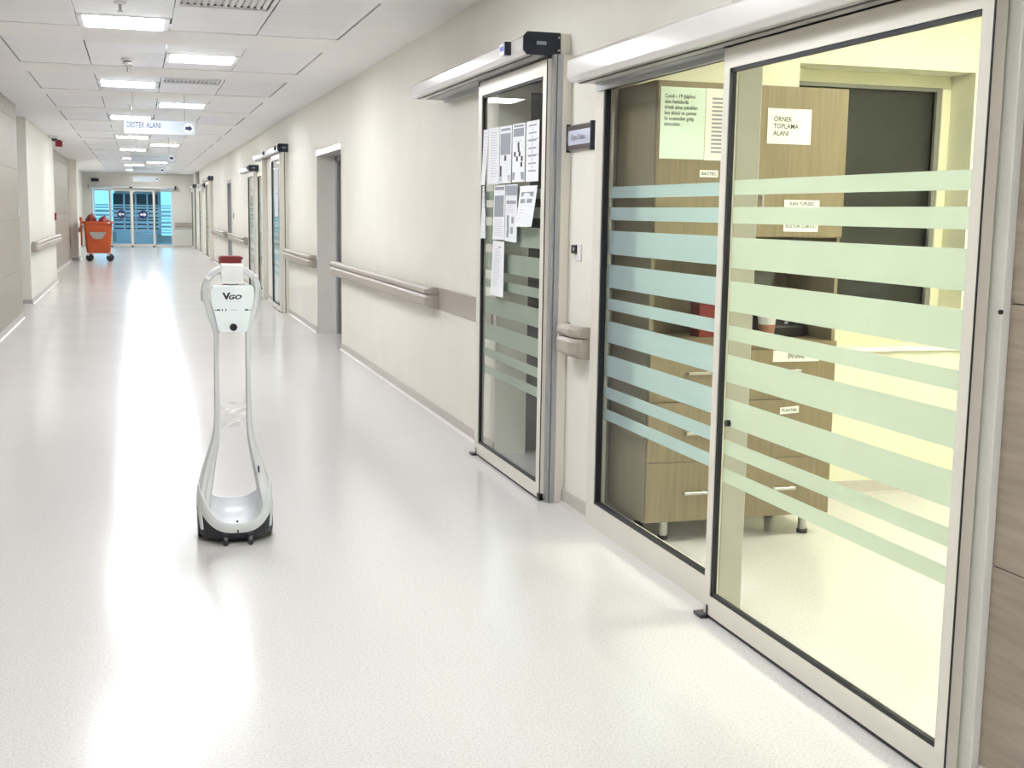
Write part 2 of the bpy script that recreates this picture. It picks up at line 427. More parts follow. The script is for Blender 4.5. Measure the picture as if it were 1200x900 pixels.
# sampling room
struct('wall_room_back', MB().box(2.27, 3.225, 5.72, 5.98, 0, CH).box(4.27, 5.4, 5.72, 5.98, 0, CH).box(3.225, 4.27, 5.72, 5.98, 0, .80).box(3.225, 4.27, 5.72, 5.98, 2.25, CH), 'wall_room')
struct('wall_room_side', MB().box(5.2, 5.4, .3, 5.72, 0, CH), 'wall_room')
struct('wall_room_front', MB().box(2.27, 5.4, .1, .3, 0, CH), 'wall_room')
struct('trim_1', MB().box(3.15, 5.2, 5.70, 5.72, .775, .80), 'white', bevel=.002)
w1 = bpy.data.objects.new('window_1', None); COL.objects.link(w1); w1['kind'] = 'structure'; w1.location = (3.75, 5.92, .8)
wf = MB(); ox, oy, oz = -3.75, -5.92, -.8
for a in ((3.225, 4.27, .8, .985), (3.225, 4.27, 2.185, 2.25), (3.225, 3.28, .985, 2.185), (4.215, 4.27, .985, 2.185)):
    wf.box(a[0] + ox, a[1] + ox, 0, .05, a[2] + oz, a[3] + oz)
obj('window_frame', wf, 'frame_cream', w1, bevel=.003)
obj('inner_frame', MB().box(4.185 + ox, 4.213 + ox, .005, .03, .985 + oz, 2.185 + oz).box(3.28 + ox, 4.185 + ox, .005, .03, 2.165 + oz, 2.185 + oz), 'grey_cloth', w1)
obj('pane', MB().box(3.28 + ox, 4.185 + ox, .02, .026, .985 + oz, 2.165 + oz), 'glass', w1)
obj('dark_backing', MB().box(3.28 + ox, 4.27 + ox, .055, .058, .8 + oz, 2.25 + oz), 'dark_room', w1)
# room behind door 2
struct('wall_store_back', MB().box(2.27, 4.6, 7.6, 7.8, 0, CH), 'wall')
struct('wall_store_side', MB().box(4.4, 4.6, 5.98, 7.6, 0, CH), 'wall')
# rooms further along
struct('wall_ward_back', MB().box(5.2, 5.4, 7.8, 57, 0, CH), 'wall')
struct('wall_ward_partition', MB().box(2.27, 5.2, 20.0, 20.2, 0, CH), 'wall')
struct('wall_ward_divider', MB().box(2.27, 5.2, 25.0, 25.2, 0, CH), 'wall')
struct('wall_ward_near', MB().box(2.27, 5.2, 15.3, 15.5, 0, CH), 'wall')
# space beyond the far doors
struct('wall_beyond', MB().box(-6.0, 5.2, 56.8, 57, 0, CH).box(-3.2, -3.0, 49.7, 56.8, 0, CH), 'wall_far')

# ------------------------------------------------------------------ cove baseboards
def cove_y(mb, x, y0, y1, sgn):
    pr = [(0, 0), (.03, 0), (.012, .014), (.008, .075), (0, .077)]
    return mb.prism_y([(x + sgn * a, z) for a, z in pr], y0, y1)
def cove_x(mb, y, x0, x1, sgn):
    pr = [(0, 0), (.03, 0), (.012, .014), (.008, .075), (0, .077)]
    return mb.prism_x([(y + sgn * a, z) for a, z in pr], x0, x1)
b = MB()
for a, c in ((5.49, 5.98), (7.2, 13.18), (15.04, 18.1), (19.3, 21.0), (23.6, 29.25), (30.6, 36.5), (38.6, 41.0), (42.6, 47.2), (48.6, 49.5)): cove_y(b, XR, a, c, -1)
struct('baseboard_right', b, 'base')
b = MB(); cove_y(b, -1.49, -6.05, 17.62, 1); struct('baseboard_left', b, 'base')
b = MB(); cove_y(b, -1.56, 20.0, 26.2, 1); cove_x(b, 20.0, -6.0, -1.56, -1); struct('baseboard_left_middle', b, 'base')
b = MB(); cove_y(b, -1.80, 26.2, 36.7, 1); cove_x(b, 36.7, -1.8, -1.6, -1); cove_y(b, -1.6, 36.7, 38.2, 1); cove_y(b, -1.95, 38.2, 49.5, 1); struct('baseboard_left_far', b, 'base')
b = MB(); cove_x(b, 49.5, 1.3, 2.07, -1); cove_x(b, 49.5, -1.95, -1.6, -1); struct('baseboard_end', b, 'base')
b = MB(); cove_x(b, 5.72, 2.27, 5.2, -1); struct('baseboard_room', b, 'base')
b = MB(); cove_x(b, 7.6, 2.27, 4.4, -1); struct('baseboard_store', b, 'base')
b = MB(); cove_y(b, 2.055, -6.05, 2.55, -1); struct('baseboard_right_near', b, 'base')

# ------------------------------------------------------------------ automatic sliding doors
STRIPES = [(1.60, 1.549), (1.507, 1.45), (1.401, 1.294), (1.247, 1.141), (1.09, 1.038), (.985, .886), (.827, .729), (.677, .624), (.573, .521)]
def glazed(parent, name, x, y0, y1, z0, z1, gy0, gy1, gz0, gz1, th=.035, stripes=True, glass='glass', m='alu', gk=.012, film='film'):
    f = MB()
    f.box(x, x + th, y0, gy0, z0, z1).box(x, x + th, gy1, y1, z0, z1)
    f.box(x, x + th, gy0, gy1, z0, gz0).box(x, x + th, gy0, gy1, gz1, z1)
    o = obj(name, f, m, parent)
    xm = x + th * .55
    obj('glass_pane', MB().box(xm, xm + .006, gy0, gy1, gz0, gz1), glass, o)
    g = MB()
    g.box(x + .004, xm, gy0, gy0 + gk * .4, gz0, gz1).box(x + .004, xm, gy1 - gk * 1.3, gy1, gz0, gz1)
    g.box(x + .004, xm, gy0, gy1, gz0, gz0 + gk).box(x + .004, xm, gy0, gy1, gz1 - gk, gz1)
    obj('gasket', g, 'gasket', o)
    if stripes:
        for a, b_ in STRIPES:
            obj('frosted_stripe', MB().box(xm + .0065, xm + .0075, gy0 + .002, gy1 - .02, b_, a), film, o)
    return o
def header(parent, y0, y1, z0, z1, xf=1.83, cap=True, sensors=()):
    h = z1 - z0
    pr = [(XR, z0), (xf + .02, z0), (xf, z0 + .02), (xf, z1 - .025), (xf + .03, z1 - .004), (xf + .05, z1), (XR, z1)]
    H = obj('header', MB().prism_y(pr, y0, y1), 'header', parent, bevel=.004, seg=2)
    obj('running_groove', MB().box(xf + .05, xf + .062, y0 + .03, y1 - .03, z0 - .004, z0 + .001), 'trackdk', H)
    obj('track_channel', MB().box(xf + .11, XR - .04, y0 + .06, y1 - .06, z0 - .006, z0 + .001), 'track', H)
    if cap:
        xe = xf + .19
        pc = [(xe, z0 - .003), (xf + .017, z0 - .003), (xf - .003, z0 + .02), (xf - .003, z1 - .02), (xf + .017, z1 + .003), (xe, z1 + .003)]
        C = obj('end_cap', MB().prism_y(pc, y0 - .012, y0), 'navy', parent, bevel=.002)
        obj('badge', MB().box(xf + .065, xf + .115, y0 - .014, y0 - .0115, z0 + h * .44, z0 + h * .6), 'badge', C)
        for zz in (z0 + h * .22, z0 + h * .8):
            obj('screw', MB().cyl((xe - .01, y0 - .015, zz), (xe - .01, y0 - .0115, zz), .005, 10), 'steel', C)
        obj('end_block', MB().box(xe, XR, y0 - .02, y0, z0, z1), 'alu', parent, bevel=.002)
    for ys, s in sensors:
        o = obj('motion_sensor', MB().box(xf - .02, xf - .001, ys - .035 * s, ys + .035 * s, z0 + h * .28, z0 + h * .78), 'navy', H, bevel=.002)
    return H

def pad(parent, x, y):
    obj('floor_guide', MB().box(x - .03, x + .02, y - .01, y + .055, .001, .014).box(x - .002, x + .014, y - .008, y + .01, .012, .05), 'black', parent, bevel=.002)

def root(n, y):
    o = bpy.data.objects.new('door_%d' % n, None); COL.objects.link(o); o['kind'] = 'structure'; o.location = (0, 0, 0)
    return o

# door 1: the big glazed door of the sampling room
d1 = root(1, 4)
leaf = glazed(d1, 'door_leaf', 1.985, 2.60, 4.05, .014, 2.072, 2.65, 4.007, .087, 1.985, gk=.014)
obj('edge_seal', MB().box(1.982, 1.985, 2.598, 2.603, .014, 2.07), 'gasket', leaf)
obj('bottom_seal', MB().box(1.988, 2.016, 2.61, 4.04, .002, .014), 'gasket', leaf)
obj('door_stop_knob', MB().cyl((2.0, 3.93, .745), (1.985, 3.93, .745), .012, 14), 'black', leaf)
obj('top_bracket', MB().box(1.98, 1.99, 4.0, 4.052, 2.058, 2.09), 'black', leaf)
fx = glazed(d1, 'fixed_panel', 2.045, 4.06, 5.49, 0, 2.09, 4.12, 5.39, .11, 2.05, th=.055, gk=.012, film='film_b')
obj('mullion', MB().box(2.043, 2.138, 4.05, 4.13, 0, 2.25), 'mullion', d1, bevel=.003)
obj('top_track', MB().box(2.03, 2.045, 4.06, 5.45, 2.035, 2.075), 'track', d1)
obj('jamb', MB().box(2.033, 2.09, 2.562, 2.66, 0, 2.2), 'jamb', d1, bevel=.002)
obj('latch_pin', MB().cyl((2.033, 2.563, 1.25), (2.026, 2.563, 1.25), .006, 8), 'black', d1)
header(d1, 2.3, 5.42, 2.062, 2.185, xf=1.875, cap=False)
pad(d1, 1.985, 4.02)
# door 2
d2 = root(2, 6)
leaf = glazed(d2, 'door_leaf', 1.955, 5.945, 7.24, .014, 2.232, 6.01, 7.165, .083, 2.155, glass='glass', gk=.014)
obj('edge_seal', MB().box(1.953, 1.958, 5.943, 5.946, .014, 2.23), 'gasket', leaf)
obj('bottom_seal', MB().box(1.958, 1.986, 5.96, 7.23, .002, .014), 'gasket', leaf)
obj('corner_block', MB().box(1.951, 1.975, 5.945, 5.975, .012, .04), 'black', leaf)
obj('top_bracket', MB().box(1.952, 1.957, 7.215, 7.235, 2.215, 2.26), 'black', leaf)
j = obj('jamb', MB().box(2.022, 2.07, 5.90, 5.985, 0, 2.25), 'alu', d2, bevel=.002)
tb = MB()
for i, (a, c) in enumerate(((1.978, 1.990), (1.993, 2.004), (2.007, 2.021))): tb.box(a, c, 5.90 - .012 * (i % 2), 5.95, 0, 2.25)
obj('track_profile', tb.box(1.98, 2.02, 5.915, 5.945, 0, 2.25), 'track', j)
H = header(d2, 5.95, 8.6, 2.25, 2.355, xf=1.83, sensors=())
sn = obj('motion_sensor', MB().box(1.797, 1.829, 6.17, 6.25, 2.268, 2.33), 'white', H, bevel=.004)
sn2 = obj('sensor_side', MB().box(1.796, 1.829, 6.155, 6.17, 2.266, 2.332), 'navy', H)
obj('sensor_display', MB().box(1.7955, 1.798, 6.18, 6.24, 2.29, 2.312), mat('display_blue', (.03, .04, .55), .3), H)
pad(d2, 1.955, 7.2)
obj('lead_channel', MB().box(2.02, 2.05, 7.25, 8.4, 2.215, 2.25), 'track', d2)
# door 3
d3 = root(3, 18)
glazed(d3, 'door_leaf', 1.955, 18.1, 19.3, .014, 2.27, 18.17, 19.22, .09, 2.2, glass='glass')
obj('jamb', MB().box(1.985, XR, 18.05, 18.2, 0, 2.3), 'alu', d3, bevel=.003)
obj('jamb_groove', MB().box(2.02, 2.03, 18.045, 18.06, 0, 2.3), 'trackdk', d3)
header(d3, 18.0, 21.9, 2.295, 2.405, xf=1.92, sensors=((18.3, 2), (20.0, 2)))
obj('wall_post', MB().box(1.985, XR, 21.0, 21.12, 0, 2.3), 'alu', d3, bevel=.003)
pad(d3, 1.98, 18.3)
# door 4 (the one after door 3)
d4 = root(4, 22)
glazed(d4, 'fixed_panel', 2.03, 21.12, 22.4, 0, 2.12, 21.2, 22.33, .11, 2.05, th=.04)
glazed(d4, 'door_leaf', 1.96, 22.35, 23.55, .014, 2.14, 22.42, 23.48, .09, 2.06)
header(d4, 22.5, 24.6, 2.15, 2.255, xf=1.89, sensors=((22.7, 2),))
pad(d4, 1.96, 22.4)
# door 5: pale far door
d5 = root(5, 37)
glazed(d5, 'door_leaf', 1.96, 36.6, 38.4, .014, 2.26, 36.75, 38.3, .1, 2.18)
obj('jamb', MB().box(1.985, XR, 36.45, 36.6, 0, 2.27), 'alu', d5)
header(d5, 36.2, 39.3, 2.285, 2.395, xf=1.92)
# door 6
d6 = root(6, 41)
glazed(d6, 'door_leaf', 1.96, 41.0, 42.6, .014, 2.14, 41.1, 42.5, .1, 2.06)
header(d6, 39.6, 43.5, 2.14, 2.27, xf=1.96, sensors=((39.9, 3),))
# door 7
d7 = root(7, 47)
glazed(d7, 'door_leaf', 1.96, 47.2, 48.6, .014, 2.2, 47.3, 48.5, .1, 2.1)
header(d7, 46.6, 49.3, 2.24, 2.35, xf=1.93)
# doorway 8: open passage with frame
d8 = root(8, 14)
f = MB().box(2.062, XR + .2, 13.17, 15.05, 2.12, 2.185).box(2.066, 2.27, 13.165, 13.185, 0, 2.13)
obj('lintel_frame', f, 'header', d8, bevel=.002)
obj('reveal_lining', MB().box(2.066, 2.29, 15.036, 15.06, 0, 2.13), 'lining', d8)
obj('door_frame', MB().box(2.29, 2.35, 14.94, 15.05, 0, 2.13).box(2.29, 2.35, 13.1, 13.2, 0, 2.13).box(2.29, 2.35, 13.1, 15.05, 2.06, 2.13), 'track', d8, bevel=.003)
lf = obj('door_leaf', MB().box(2.32, 2.36, 13.2, 14.9, .008, 2.06), 'browndoor', d8, bevel=.002)
obj('door_handle', MB().cyl((2.32, 13.35, 1.02), (2.27, 13.35, 1.02), .01, 10).cyl((2.27, 13.35, 1.02), (2.27, 13.48, 1.02), .01, 10), 'steel', lf)
# doorway 9
d9 = root(9, 30)
obj('door_frame', MB().box(2.066, 2.2, 29.25, 29.35, 0, 2.16).box(2.066, 2.2, 30.5, 30.6, 0, 2.16).box(2.066, 2.2, 29.35, 30.5, 2.08, 2.16), 'track', d9)
lf = obj('door_leaf', MB().box(2.14, 2.18, 29.35, 30.5, .008, 2.08), 'greydoor', d9)
obj('door_handle', MB().cyl((2.14, 29.5, 1.02), (2.1, 29.5, 1.02), .012, 8).cyl((2.1, 29.5, 1.02), (2.1, 29.65, 1.02), .012, 8), 'steel', lf)

# far double door across the corridor end
d10 = root(10, 49.5)
def far_panel(name, x0, x1, z0, z1, y, stripes, sticker):
    g = .05
    o = obj(name, MB().box(x0, x0 + g, y, y + .05, z0, z1).box(x1 - g, x1, y, y + .05, z0, z1).box(x0 + g, x1 - g, y, y + .05, z0, z0 + .1).box(x0 + g, x1 - g, y, y + .05, z1 - .08, z1), 'alu', d10)
    obj('glass_pane', MB().box(x0 + g, x1 - g, y + .02, y + .028, z0 + .1, z1 - .08), 'glass', o)
    for a, b_ in STRIPES:
        obj('frosted_stripe', MB().box(x0 + g + .01, x1 - g - .01, y + .0285, y + .030, b_, a), 'film_far', o)
    if sticker:
        cx = (x0 + x1) / 2
        obj('round_sticker', MB().cyl((cx, y + .012, 1.23), (cx, y + .019, 1.23), .16, 24), 'ink_navy', o)
        s = sticker
        ar = [(cx + s * .12, 1.23), (cx + s * .03, 1.31), (cx + s * .03, 1.26), (cx - s * .11, 1.26), (cx - s * .11, 1.20), (cx + s * .03, 1.20), (cx + s * .03, 1.15)]
        obj('sticker_arrow', MB().add([(a, y + .0105, c) for a, c in ar], [tuple(range(7))]), 'white', o)
far_panel('fixed_panel', -1.58, -.97, .0, 2.18, 49.52, True, 0)
far_panel('door_leaf', -.97, -.20, .02, 2.18, 49.45, True, -1)
far_panel('door_leaf', -.20, .62, .02, 2.18, 49.45, True, 1)
far_panel('fixed_panel', .60, 1.29, .0, 2.18, 49.52, True, 0)
obj('header', MB().prism_x([(49.5, 2.19), (49.33, 2.19), (49.3, 2.22), (49.3, 2.28), (49.34, 2.31), (49.5, 2.31)], -1.72, 1.38), 'header', d10, bevel=.006)
obj('header_end_cap', MB().box(1.38, 1.42, 49.28, 49.5, 2.18, 2.32), 'navy', d10)
obj('header_end_cap', MB().box(-1.76, -1.72, 49.28, 49.5, 2.18, 2.32), 'greydoor', d10)
obj('motion_sensor', MB().box(-.27, -.15, 49.26, 49.3, 2.21, 2.27), 'navy', d10)
obj('control_box', MB().box(1.10, 1.22, 49.285, 49.3, 2.2, 2.25), 'badge', d10)
for x in (-.95, -.2, .58): obj('floor_guide', MB().box(x - .04, x + .04, 49.36, 49.46, .001, .05), 'black', d10)
# beyond: daylight windows and dark cabinets
for i, (x0, x1, z0, z1) in enumerate(((-2.7, -.95, .5, 2.4), (1.0, 2.6, .3, 2.5))):
    o = bpy.data.objects.new('window_%d' % (i + 2), None); COL.objects.link(o); o['kind'] = 'structure'
    obj('pane', MB().box(x0, x1, 56.77, 56.79, z0, z1), 'daylight', o)
    obj('window_frame', MB().box(x0 - .06, x0, 56.74, 56.8, z0 - .06, z1 + .06).box(x1, x1 + .06, 56.74, 56.8, z0 - .06, z1 + .06).box(x0, x1, 56.74, 56.8, z0 - .06, z0).box(x0, x1, 56.74, 56.8, z1, z1 + .06), 'alu', o)
t = thing('wall_cabinet', 'dark cabinet seen through the far glass doors', 'cabinet', (-.05, 56.5, 0))
obj('body', MB().box(-.95, .95, 0, .25, .55, 2.1), 'white', t)
for i in range(4): obj('door', MB().box(-.94 + i * .48, -.53 + i * .48, -.02, 0, .57, 2.08), 'locker', t, bevel=.004)
obj('plinth', MB().box(-.85, .85, 0.02, .25, 0, .55), 'white', t)

# ------------------------------------------------------------------ lights of the rooms, and added fill lamps
def room_or_fill_light(x, y, m, lab, sx=.6, sy=.6):
    t = thing('room_or_added_fill_lamp', lab, 'ceiling light', (x, y, CH))
    g = .03
    obj('frame', MB().box(-sx / 2 - g, sx / 2 + g, -sy / 2 - g, -sy / 2, -.03, -.002).box(-sx / 2 - g, sx / 2 + g, sy / 2, sy / 2 + g, -.03, -.002).box(-sx / 2 - g, -sx / 2, -sy / 2, sy / 2, -.03, -.002).box(sx / 2, sx / 2 + g, -sy / 2, sy / 2, -.03, -.002), 'white', t)
    obj('diffuser', MB().box(-sx / 2, sx / 2, -sy / 2, sy / 2, -.02, -.006), m, t)
room_or_fill_light(3.9, 4.2, 'room_lamp', 'ceiling light over the cabinet inside the sampling room')
room_or_fill_light(3.9, 2.3, 'room_lamp', 'ceiling light near the entrance inside the sampling room')
room_or_fill_light(3.6, 6.8, 'dim_lamp', 'dim ceiling light in the dark room behind the papered door', .3, .3)
room_or_fill_light(3.4, 18.2, 'cool_fill', 'added bluish fill lamp behind the third glass door')  # added panel, gives the bluish fill behind this glass
room_or_fill_light(3.4, 22.6, 'lamp', 'ceiling light behind the fourth glass door')
room_or_fill_light(3.4, 37.5, 'lamp', 'added fill lamp behind the fifth glass door')  # unseen lamp added to light the closed space behind
room_or_fill_light(3.4, 41.8, 'lamp', 'added fill lamp behind the sixth glass door')  # added as well, lights the space behind this leaf
room_or_fill_light(-.9, 53.2, 'cool_fill', 'left added blue fill lamp beyond the far glass doors', .8, .8)  # added panel, blue glow standing in for daylight beyond the doors
room_or_fill_light(.9, 53.2, 'cool_fill', 'right added blue fill lamp beyond the far glass doors', .8, .8)  # its added twin, also in place of daylight

# ------------------------------------------------------------------ handrails
BUMP = [(0, .78), (.06, .785), (.105, .81), (.107, .862), (.098, .880), (.075, .890), (.03, .890), (.02, .80), (0, .80)]
BUMP = [(0, .78), (.06, .783), (.104, .81), (.107, .865), (.095, .884), (0, .884)]
GRIP = [(.030, .892), (.098, .890), (.108, .905), (.106, .925), (.092, .942), (.072, .946), (.052, .938), (.034, .92)]
def handrail(lab, x, y0, y1, sgn, caps=(1, 1)):
    t = thing('handrail', lab, 'handrail', (x, y0, 0), 'wall handrails')
    L = y1 - y0; c0 = .07 if caps[0] else 0; c1 = .07 if caps[1] else 0
    T = lambda pr: [(sgn * a, z) for a, z in pr]
    obj('bumper', MB().prism_y(T(BUMP), c0, L - c1), 'rail', t, bevel=.003)
    obj('grip', MB().prism_y(T(GRIP), c0, L - c1), 'rail', t, bevel=.003)
    obj('back_plate', MB().box(0, sgn * .03, c0, L - c1, .884, .905), 'rail_cap', t)
    for flag, ya, yb in ((caps[0], c0, 0), (caps[1], L - c1, L)):
        if not flag: continue
        rs = MB()
        for pr in (BUMP, GRIP):
            ring = []
            for k in range(6):
                u = k / 5.0; sc = math.cos(u * PI / 2) ** .7 * .72 + .28
                ring.append([(sgn * a * sc, ya + (yb - ya) * math.sin(u * PI / 2), .86 + (z - .86) * (1 - .06 * u)) for a, z in pr])
            rs.rings(ring)
        obj('end_cap', rs, 'rail_cap', t, bevel=.0)
    return t
handrail('taupe handrail stub on the narrow white wall between the two nearest doors', XR, 5.51, 5.80, -1)
handrail('long taupe handrail on the right wall left of the papered door', XR, 8.65, 13.40, -1)
handrail('short taupe handrail between the open doorway and third glass door', XR, 15.06, 17.9, -1)
handrail('distant taupe handrail just past the fourth glass door on right wall', XR, 24.8, 29.2, -1)
handrail('farthest taupe handrail stretch on the right wall before the fifth door', XR, 30.7, 36.0, -1)
handrail('taupe handrail on the white left wall section', -1.56, 20.12, 26.3, 1)
t = thing('wall_guard', 'flat taupe wall guard strip behind the parked papered door track', 'wall guard', (XR, 7.26, 0))
obj('strip', MB().box(-.012, 0, 0, 1.38, .785, .94), 'rail', t, bevel=.003)
obj('groove', MB().box(-.0125, -.011, 0, 1.38, .925, .929), 'rail_cap', t)
t = thing('handrail', 'taupe handrail on the end wall right of the far doors', 'handrail', (1.36, 49.5, 0), 'wall handrails')
obj('bumper', MB().prism_x([(-a, z) for a, z in BUMP], 0, .68), 'rail', t)
obj('grip', MB().prism_x([(-a, z) for a, z in GRIP], 0, .68), 'rail', t)
t = thing('handrail', 'short taupe handrail on the white pillar behind the orange bin', 'handrail', (-1.6, 36.85, 0), 'wall handrails')
obj('bumper', MB().prism_y(BUMP, 0, 1.2), 'rail', t); obj('grip', MB().prism_y(GRIP, 0, 1.2), 'rail', t)

# ------------------------------------------------------------------ small wall fittings
t = thing('room_sign', 'framed curved room name plate beside the nearest glass door', 'sign', (XR, 5.73, 1.845))
t.scale = (.55, 1, 1)
pts = [(-.008, .064), (-.02, .058)] + [(-.02 - .016 * math.cos(a), .052 * math.sin(a)) for a in [i * PI / 12 for i in range(5, -6, -1)]] + [(-.02, -.058), (-.008, -.064)]
pl = [(0, .064)] + pts + [(0, -.064)]
obj('holder', MB().prism_y(pl, -.165, .165), 'track', t)
ins = [(-.0212 - .016 * math.cos(a), .0525 * math.sin(a)) for a in [i * PI / 12 for i in range(4, -5, -1)]]
mb = MB()
for i in range(len(ins) - 1):
    (xa, za), (xb, zb) = ins[i], ins[i + 1]
    mb.add([(xa, -.16, za), (xb, -.16, zb), (xb, .16, zb), (xa, .16, za)], [(0, 1, 2, 3)])
obj('insert_card', mb, mat('card_blue_grey', (.62, .64, .76), .45), t)
for s in (-1, 1): obj('end_plate', MB().box(-.043, 0, s * .165, s * .177, -.068, .068), 'navy', t, bevel=.002)
text('lettering', 'E\u015fya Odas\u0131', 'ink', t, '-X', (-.0395, .10, -.012), width=.19, height=.034)
for z in (.047, -.047): obj('edge_strip', MB().box(-.0375, -.02, -.165, .165, z - .0115, z + .0115), 'strip', t, bevel=.002)

t = thing('wall_switch', 'small white touchless door switch on the narrow white wall', 'switch', (XR, 5.73, 1.29))
obj('plate', MB().box(-.012, 0, -.032, .02, -.045, .045), 'white', t, bevel=.004)
obj('sensor_window', MB().box(-.02, -.0118, .005, .075, -.008, .035), 'black', t, bevel=.002)
obj('indicator', MB().box(-.0215, -.0195, .03, .04, .008, .022), 'white', t)
t = thing('wall_switch', 'tiny grey wall switch beyond the fourth glass door on right wall', 'switch', (XR, 28.6, 1.33))
obj('plate', MB().box(-.015, 0, -.08, .08, -.06, .06), 'greydoor', t, bevel=.004); obj('rocker', MB().box(-.02, -.014, -.04, .04, -.03, .03), 'rail_cap', t)
t = thing('wall_switch', 'white light switch at the edge of the left laminate wall', 'switch', (-1.49, 17.5, 1.42))
obj('plate', MB().box(0, .012, -.05, .05, -.09, .09), 'white', t, bevel=.003); obj('rocker', MB().box(.012, .018, -.025, .025, -.04, .04), 'white', t, bevel=.002)
t = thing('fire_alarm_button', 'red fire alarm call point at the end of the white left wall', 'alarm', (-1.56, 26.05, 1.28))
obj('case', MB().box(0, .04, -.06, .06, -.07, .07), 'alarm', t, bevel=.005); obj('press_plate', MB().box(.04, .043, -.035, .035, -.035, .035), 'white', t)
t = thing('alarm_sounder', 'dark red square alarm sounder under the ceiling on the left', 'alarm', (-1.45, 26.3, 2.705))
obj('case', MB().box(-.065, .065, -.04, .04, -.06, .06), 'alarm', t, bevel=.01); obj('stem', MB().box(-.03, .03, -.02, .02, .06, .075), 'alarm', t)
t = thing('dome_camera', 'small dark dome camera on a beige bracket, high on the left', 'camera', (-1.5, 24.9, 2.74))
obj('bracket', MB().box(-.06, .12, -.1, .1, -.01, .035), 'ceil', t, bevel=.004)
obj('dome', MB().lathe([(.055, -.01), (.053, -.035), (.038, -.055), (.012, -.063)], c=(.05, 0, 0)), 'black', t, smooth=True)
t = thing('exit_lamp_box', 'small dark box high on the left of the end wall', 'box', (-1.5, 49.5, 2.5))
obj('case', MB().box(-.14, .14, -.06, 0, -.06, .06), 'navy', t, bevel=.005); obj('face', MB().box(-.12, .12, -.065, -.059, -.04, .04), 'black', t)
t = thing('projecting_sign', 'narrow dark projecting sign high above the far right doors', 'sign', (XR, 44.5, 2.5))
obj('blade', MB().box(-.12, 0, -.02, .02, -.18, .24), 'greydoor', t, bevel=.003); obj('stem', MB().box(-.02, 0, -.03, .03, .05, .1), 'track', t)

# ------------------------------------------------------------------ hanging signs
def hang_sign(lab, x0, y, w, txt, z0=2.315, h=.155, arrow_circle=True):
    t = thing('hanging_sign', lab, 'sign', (x0, y, z0), 'hanging corridor signs')
    obj('board', MB().box(0, w, -.012, .012, 0, h), 'sign', t, bevel=.002)
    for dx in (.1, w - .12): obj('suspension_wire', MB().cyl((dx, 0, h), (dx, 0, CH - z0), .003, 6), 'ink_l', t)
    if txt: text('lettering', txt, 'ink_navy', t, '-Y', (.032, -.0128, h * .44), width=w * .47, height=h * .42, bold=.006)
    else:
        mb = MB(); x = .05
        while x < w * .62:
            l = random.uniform(.03, .055); mb.box(x, x + l, -.0128, -.0122, h * .52, h * .76); x += l + .014
        o = obj('lettering', mb, 'ink_l', t); o['kind'] = 'stuff'
    cx = w - .075; cz = h * .5
    if arrow_circle: obj('arrow_disc', MB().cyl((cx, -.0122, cz), (cx, -.0126, cz), .058, 24), 'white', t)
    ar = [(.04, 0), (.004, .036), (.004, .018), (-.038, .018), (-.038, -.018), (.004, -.018), (.004, -.036)]
    obj('arrow', MB().add([(cx + a, -.0131, cz + b_) for a, b_ in ar], [tuple(range(7))]), 'ink_navy', t)
hang_sign('nearest hanging white sign reading DESTEK ALANI with an arrow', -.124, 15.05, .792, 'DESTEK ALANI')
hang_sign('second hanging white sign from the front, pale lettering and arrow', -.096, 24.0, .80, None)
hang_sign('third hanging white sign from the front, small dark lettering', -.10, 34.2, .83, None, 2.388)
hang_sign('farthest hanging white sign, in front of the end wall', -.10, 41.5, .80, None)

# ------------------------------------------------------------------ notices on door 2
def paper(name, lab, c, x, prints, bulge=.004, m='paper', cat='notice', group=None, pm='ink_l'):
    """c = TL, TR, BR, BL as (y, z); lies on plane x facing -X"""
    me = MB(); nx, nz = 5, 7; vs = []; TL, TR, BR, BL = [Vector(p) for p in c]
    cy = sum(p[0] for p in c) / 4; cz = min(p[1] for p in c)
    def P(u, v):
        a = TL.lerp(TR, u).lerp(BL.lerp(BR, u), v)
        d = -bulge * (v ** 1.5) * (.35 + .65 * math.sin(PI * (.2 + .8 * u)))
        return (d, a[0] - cy, a[1] - cz)
    fs = []
    for k, dd in enumerate((0, -.0006)):
        for i in range(nz + 1):
            for j in range(nx + 1):
                p = P(j / nx, i / nz); vs.append((p[0] + dd, p[1], p[2]))
    n = (nx + 1) * (nz + 1)
    for i in range(nz):
        for j in range(nx):
            a = i * (nx + 1) + j; q = (a, a + 1, a + nx + 2, a + nx + 1)
            fs.append(tuple(v + n for v in q)); fs.append(q[::-1])
    for j in range(nx):
        fs.append((j, j + 1, j + 1 + n, j + n)); b0 = nz * (nx + 1) + j; fs.append((b0, b0 + 1, b0 + 1 + n, b0 + n))
    for i in range(nz):
        a = i * (nx + 1); fs.append((a, a + nx + 1, a + nx + 1 + n, a + n)); a += nx; fs.append((a, a + nx + 1, a + nx + 1 + n, a + n))
    o = thing(name, lab, cat, (x, cy, cz), group)
    obj('sheet', me.add(vs, fs), m, o, smooth=True)
    by = {}
    for (u0, u1, v0, v1, mm) in prints: by.setdefault(mm, []).append((u0, u1, v0, v1))
    for mm, L in by.items():
        mb = MB()
        for u0, u1, v0, v1 in L:
            k = max(1, int((v1 - v0) * 7 + .5)); q = []
            for i in range(k + 1):
                v = v0 + (v1 - v0) * i / k
                for u in (u0, u1):
                    p = P(u, v); q.append((p[0] - .0012, p[1], p[2]))
            mb.add(q, [(2 * i, 2 * i + 1, 2 * i + 3, 2 * i + 2) for i in range(k)])
        pr = obj('print', mb, mm, o); pr['kind'] = 'stuff'
    return o
